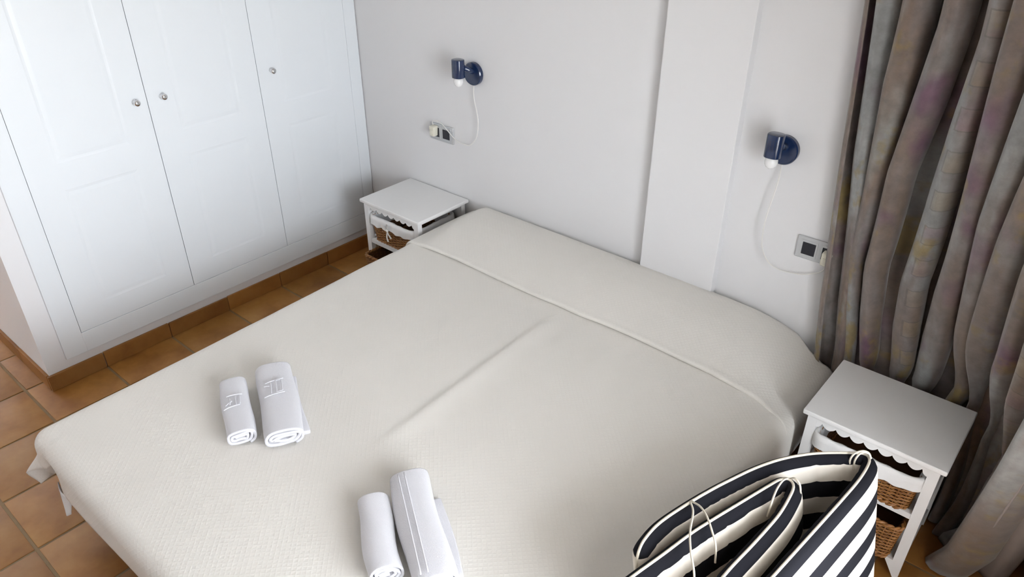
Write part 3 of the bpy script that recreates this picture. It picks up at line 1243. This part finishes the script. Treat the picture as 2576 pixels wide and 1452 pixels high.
# local frame: x runs towards the viewer end, +y is the side facing the headboard
em_a = [((.105, -.018), (.105, .030)), ((.165, -.034), (.160, .018)),
        ((.115, .022), (.155, .018)), ((.112, .008), (.158, .006)), ((.120, -.010), (.150, -.012)), ((.150, -.026), (.135, -.004))]
em_b = [((.115, -.030), (.105, .030)), ((.185, -.040), (.180, .026)),
        ((.118, -.012), (.178, -.016)), ((.112, .004), (.174, .002)), ((.112, .022), (.172, .020)), ((.112, .004), (.112, .022)), ((.174, .002), (.172, .020)), ((.128, -.034), (.135, -.018))]
towel('smaller rolled white towel on the bed, beside the wardrobe-side foot corner', (1.150, -1.588), (1.405, -1.706), .098, .068, 2.6, .0095, 1, emboss=em_a)
towel('larger rolled white towel lying against the small towel in the far pair', (1.192, -1.452), (1.512, -1.618), .128, .074, 2.7, .0105, 2, flap=(-.02, .072, .03, .33, .016), emboss=em_b)
towel('smaller rolled white towel of the pair nearest the striped cushion', (1.908, -1.612), (2.122, -1.750), .094, .070, 3.0, .0085, 3)
towel('larger rolled white towel with a woven border, nearest the striped cushion', (1.925, -1.492), (2.238, -1.695), .122, .080, 2.8, .0105, 4, flap=(.0, .082, .07, .345, .012), band=(-.030, -.012))

# ------------------------------------------------------------------ striped lounger cushion, folded in four
CZT = .66
OLp = [(2.628, -1.430), (2.622, -1.356), (2.627, -1.297), (2.649, -1.205), (2.670, -1.133), (2.688, -1.080), (2.721, -.992), (2.761, -.914), (2.808, -.850), (2.850, -.808), (2.893, -.772), (2.921, -.752), (2.939, -.770), (2.941, -.851), (2.931, -.957), (2.915, -1.098), (2.894, -1.278)]
LINK = [(2.878, -1.42), (2.866, -1.54), (2.846, -1.585), (2.820, -1.570), (2.808, -1.50)]
INp = [(2.810, -1.349), (2.822, -1.229), (2.829, -1.150), (2.832, -1.096), (2.829, -1.032), (2.822, -.986), (2.803, -.970), (2.787, -.986), (2.776, -1.019), (2.759, -1.076), (2.737, -1.150), (2.713, -1.232), (2.696, -1.296), (2.678, -1.385), (2.657, -1.479), (2.645, -1.545)]
pp = catmull([Vector((x, y, 0)) for x, y in OLp + LINK + INp], 5)
# resample evenly
L = [0]
for i in range(len(pp) - 1):
    L.append(L[-1] + (pp[i + 1] - pp[i]).length)
NP = 300
path = []
i = 0
for k in range(NP + 1):
    s = L[-1] * k / NP
    while i < len(L) - 2 and L[i + 1] < s:
        i += 1
    t_ = (s - L[i]) / max(1e-9, L[i + 1] - L[i])
    path.append(pp[i].lerp(pp[i + 1], t_))
for _ in range(2):
    path = [path[0]] + [(path[i - 1] + path[i] * 2 + path[i + 1]) / 4 for i in range(1, NP)] + [path[-1]]
HC = .67
LEAN = .22
hs = [0, .003, .008, .015, .024, .036, .055, .085, .13, .19, .27, .36, .45, .55, .62, .65, .662, HC]
def half_th(h):
    e = min(h, HC - h)
    return .0215 * (1 - (1 - min(1, e / .036)) ** 2.2) ** .5 + .0012
V, F, U = [], [], []
ring = 2 * len(hs)
down = Vector((LEAN, 0, -1)).normalized()
seam = []
for k in range(NP + 1):
    p = path[k]
    tg = (path[min(k + 1, NP)] - path[max(k - 1, 0)]).normalized()
    nr = Vector((tg.y, -tg.x, 0))
    curv = 0
    if 3 < k < NP - 3:
        a = (path[k] - path[k - 3]).normalized()
        b = (path[k + 3] - path[k]).normalized()
        curv = a.cross(b).z
    s = L[-1] * k / NP
    endd = min(s, L[-1] - s)
    rc = .05
    dz = 0 if endd > rc else rc - math.sqrt(max(0, rc * rc - (rc - endd) ** 2))
    pinch = .25 + .75 * sstep(0, .03, endd)
    top = Vector((p.x, p.y, CZT))
    seam.append(top + down * dz)
    for side in (1, -1):
        for q, h in enumerate(hs):
            hh = dz + h * (HC - 2 * dz) / HC
            w_ = half_th(h) * pinch
            # creases where the cloth is squeezed on the inside of a bend
            sq = max(0, -side * curv) if curv != 0 else 0
            near = 1 if (.55 < s < .80 or s > L[-1] - .9) else .6
            wr = .0035 * near * abs(math.sin(s * 62 + 3 * math.sin(s * 17))) ** 16 * (1 if (side > 0) == (s < L[-1] * .56) else 0) * sstep(.0, .02, h) * (1 - sstep(.10, .2, h))
            V.append(top + down * hh + nr * (side * (w_ - wr)))
            U.append((s, hh + .032))
for k in range(NP):
    n = len(hs)
    for side in (0, 1):
        for q in range(n - 1):
            a = k * ring + side * n + q
            b = a + ring
            F.append((a, b, b + 1, a + 1) if side == 0 else (a, a + 1, b + 1, b))
    # top and bottom seams
    a, b = k * ring, (k + 1) * ring
    F.append((a, a + n, b + n, b))
    F.append((a + n - 1, b + n - 1, b + 2 * n - 1, a + 2 * n - 1))
n = len(hs)
for k in (0, NP):
    a = k * ring
    for q in range(n - 1):
        F.append((a + q, a + q + 1, a + n + q + 1, a + n + q))
cush = thing('lounger_cushion', 'black and cream striped lounger cushion folded up beside the bed', 'cushion', (2.80, -1.15, 0))
me = mesh('cushion_body', V, F, U, True)
bm = bmesh.new()
bm.from_mesh(me)
bmesh.ops.recalc_face_normals(bm, faces=bm.faces)
bm.to_mesh(me)
bm.free()
obj('cushion_body', me, M['stripe'], cush, (-2.80, 1.15, 0))
seam_up = [p + Vector((0, 0, .0015)) for p in seam]
endp = [seam_up[0] + down * d for d in (.56, .4, .2, .1, .05, .02)]
obj('piping', tube('piping', endp + seam_up, .0036, 8), M['piping'], cush, (-2.80, 1.15, 0))
TIES = [
    [(2.650, -1.207, .664), (2.672, -1.236, .668), (2.698, -1.301, .678), (2.726, -1.350, .680), (2.761, -1.391, .655), (2.772, -1.42, .60)],
    [(2.652, -1.203, .664), (2.678, -1.213, .673), (2.706, -1.234, .678), (2.736, -1.264, .674), (2.757, -1.282, .658), (2.766, -1.287, .61)],
    [(2.800, -.975, .664), (2.796, -1.000, .672), (2.797, -1.039, .675), (2.802, -1.075, .665), (2.803, -1.085, .62)],
    [(2.806, -.972, .664), (2.818, -.976, .676), (2.834, -.983, .670), (2.842, -.985, .640), (2.842, -.985, .60)],
    [(2.903, -.792, .625), (2.897, -.793, .655), (2.902, -.785, .675), (2.916, -.776, .686), (2.930, -.768, .682), (2.940, -.768, .668)],
    [(2.912, -.790, .625), (2.908, -.790, .655), (2.912, -.783, .676), (2.921, -.775, .684), (2.932, -.768, .680)],
]
for T in TIES:
    obj('tie', tube('tie', catmull(T, 8), .0026, 8), M['piping'], cush, (-2.80, 1.15, 0))

# ------------------------------------------------------------------ curtain
ZK = [0, .25, .38, .5, .67, 1.2, 1.8, 2.5]
Sx = [2.66, 2.62, 2.58, 2.565, 2.55, 2.515, 2.475, 2.445]
Sy = [-.030, -.030, -.030, -.032, -.04, -.05, -.05, -.05]
Kx = [3.22, 3.26, 3.27, 3.27, 3.20, 3.02, 2.93, 2.88]
Ky = [.0, .09, .12, .13, .06, -.15, -.25, -.3]
Ex = [3.235, 3.245, 3.25, 3.255, 3.26, 3.27, 3.28, 3.28]
Ey = [-.31, -.42, -.472, -.52, -.585, -.75, -.92, -1.07]
def cbase(s, z):
    S_ = Vector((interp(z, ZK, Sx), interp(z, ZK, Sy), z))
    K_ = Vector((interp(z, ZK, Kx), interp(z, ZK, Ky), z))
    E_ = Vector((interp(z, ZK, Ex), interp(z, ZK, Ey), z))
    return S_ * (1 - s) ** 2 + K_ * 2 * s * (1 - s) + E_ * s * s
RZ = [0, .45, .85, 1.2, 1.65, 2.5]
RIDGES = [
    [0, .006, .004, .002, .0, -.01],
    [.040, .052, .046, .050, .062, .075],
    [.085, .078, .072, .115, .158, .20],
    [.16, .132, .136, .190, .285, .36],
    [.26, .222, .262, .352, .425, .50],
    [.36, .305, .385, .470, .515, .60],
    [.47, .415, .490, .560, .620, .70],
    [.58, .505, .575, .650, .710, .78],
    [.70, .640, .720, .760, .800, .86],
    [.84, .810, .840, .860, .890, .93],
    [1.0, 1.0, 1.0, 1.0, 1.0, 1.0],
]
NR = len(RIDGES)
SUB = 14
NZ = 64
V, F, U = [], [], []
for j in range(NZ + 1):
    z = .008 + (2.5 - .008) * j / NZ
    rs = [interp(z, RZ, r) for r in RIDGES]
    for k in range((NR - 1) * SUB + 1):
        a = k / SUB
        i = min(int(a), NR - 2)
        f_ = a - i
        s = rs[i] + (rs[i + 1] - rs[i]) * f_
        p = cbase(s, z)
        q = cbase(s + .01, z) - cbase(s - .01, z)
        q.normalize()
        nr = Vector((q.y, -q.x, 0))
        sp_ = (rs[i + 1] - rs[i])
        amp = min(.130, .026 + 1.0 * sp_)
        if z < .80 and .42 < s < .86:
            amp *= .45 + .55 * sstep(.52, .80, z)
        elif z < .52 and .12 < s < .80:
            amp *= .50 + .50 * sstep(.36, .50, z)
        sh = math.cos(2 * PI * f_)
        sh = math.copysign(abs(sh) ** .8, sh)
        wob = .006 * math.sin(z * 3.1 + i * 1.7) + .004 * vnoise(z * 2.5 + i * 3, a)
        side = .48 * amp * math.sin(2 * PI * f_)          # lean the folds over
        p = p + nr * (amp * sh * .5 + .0 + wob) + q * (-side)
        if z < .15:
            p = p + nr * ((.15 - z) * .15 * (1 - .4 * math.sin(a * 3)))
        p.y = min(p.y, -.004)
        V.append(p)
        U.append((a * .165, z))
C_ = (NR - 1) * SUB + 1
for j in range(NZ):
    for k in range(C_ - 1):
        F.append((j * C_ + k, j * C_ + k + 1, (j + 1) * C_ + k + 1, (j + 1) * C_ + k))
cur = thing('curtain', 'floor-length grey and mauve patterned curtain gathered in folds beside the nightstand', 'curtain', (2.9, -.15, 0))
o = obj('drape', mesh('drape', V, F, U, True), M['curtain'], cur, (-2.9, .15, 0))
sm = o.modifiers.new('thickness', 'SOLIDIFY')
sm.thickness = .0025
# lining turned out beyond the leading edge
V, F, U = [], [], []
NL = 16
for j in range(NZ + 1):
    z = .010 + (2.5 - .010) * j / NZ
    e = cbase(1.0, z)
    for k in range(NL + 1):
        f_ = k / NL
        x = e.x + .012 + .115 * f_
        y = e.y + .015 + .05 * f_ + .018 * math.sin(f_ * 7 + z * .8)
        V.append((min(x, RX - .012), y, z))
        U.append((f_ * .14, z))
for j in range(NZ):
    for k in range(NL):
        a = j * (NL + 1) + k
        F.append((a, a + 1, a + NL + 2, a + NL + 1))
o = obj('lining', mesh('lining', V, F, U, True), M['lining'], cur, (-2.9, .15, 0))
sm = o.modifiers.new('thickness', 'SOLIDIFY')
sm.thickness = .002
hem = [cbase(1.0, .010 + 2.48 * j / NZ) + Vector((.004, -.006, 0)) for j in range(NZ + 1)]
obj('edge_hem', tube('edge_hem', hem, .004, 6), M['lining'], cur, (-2.9, .15, 0))
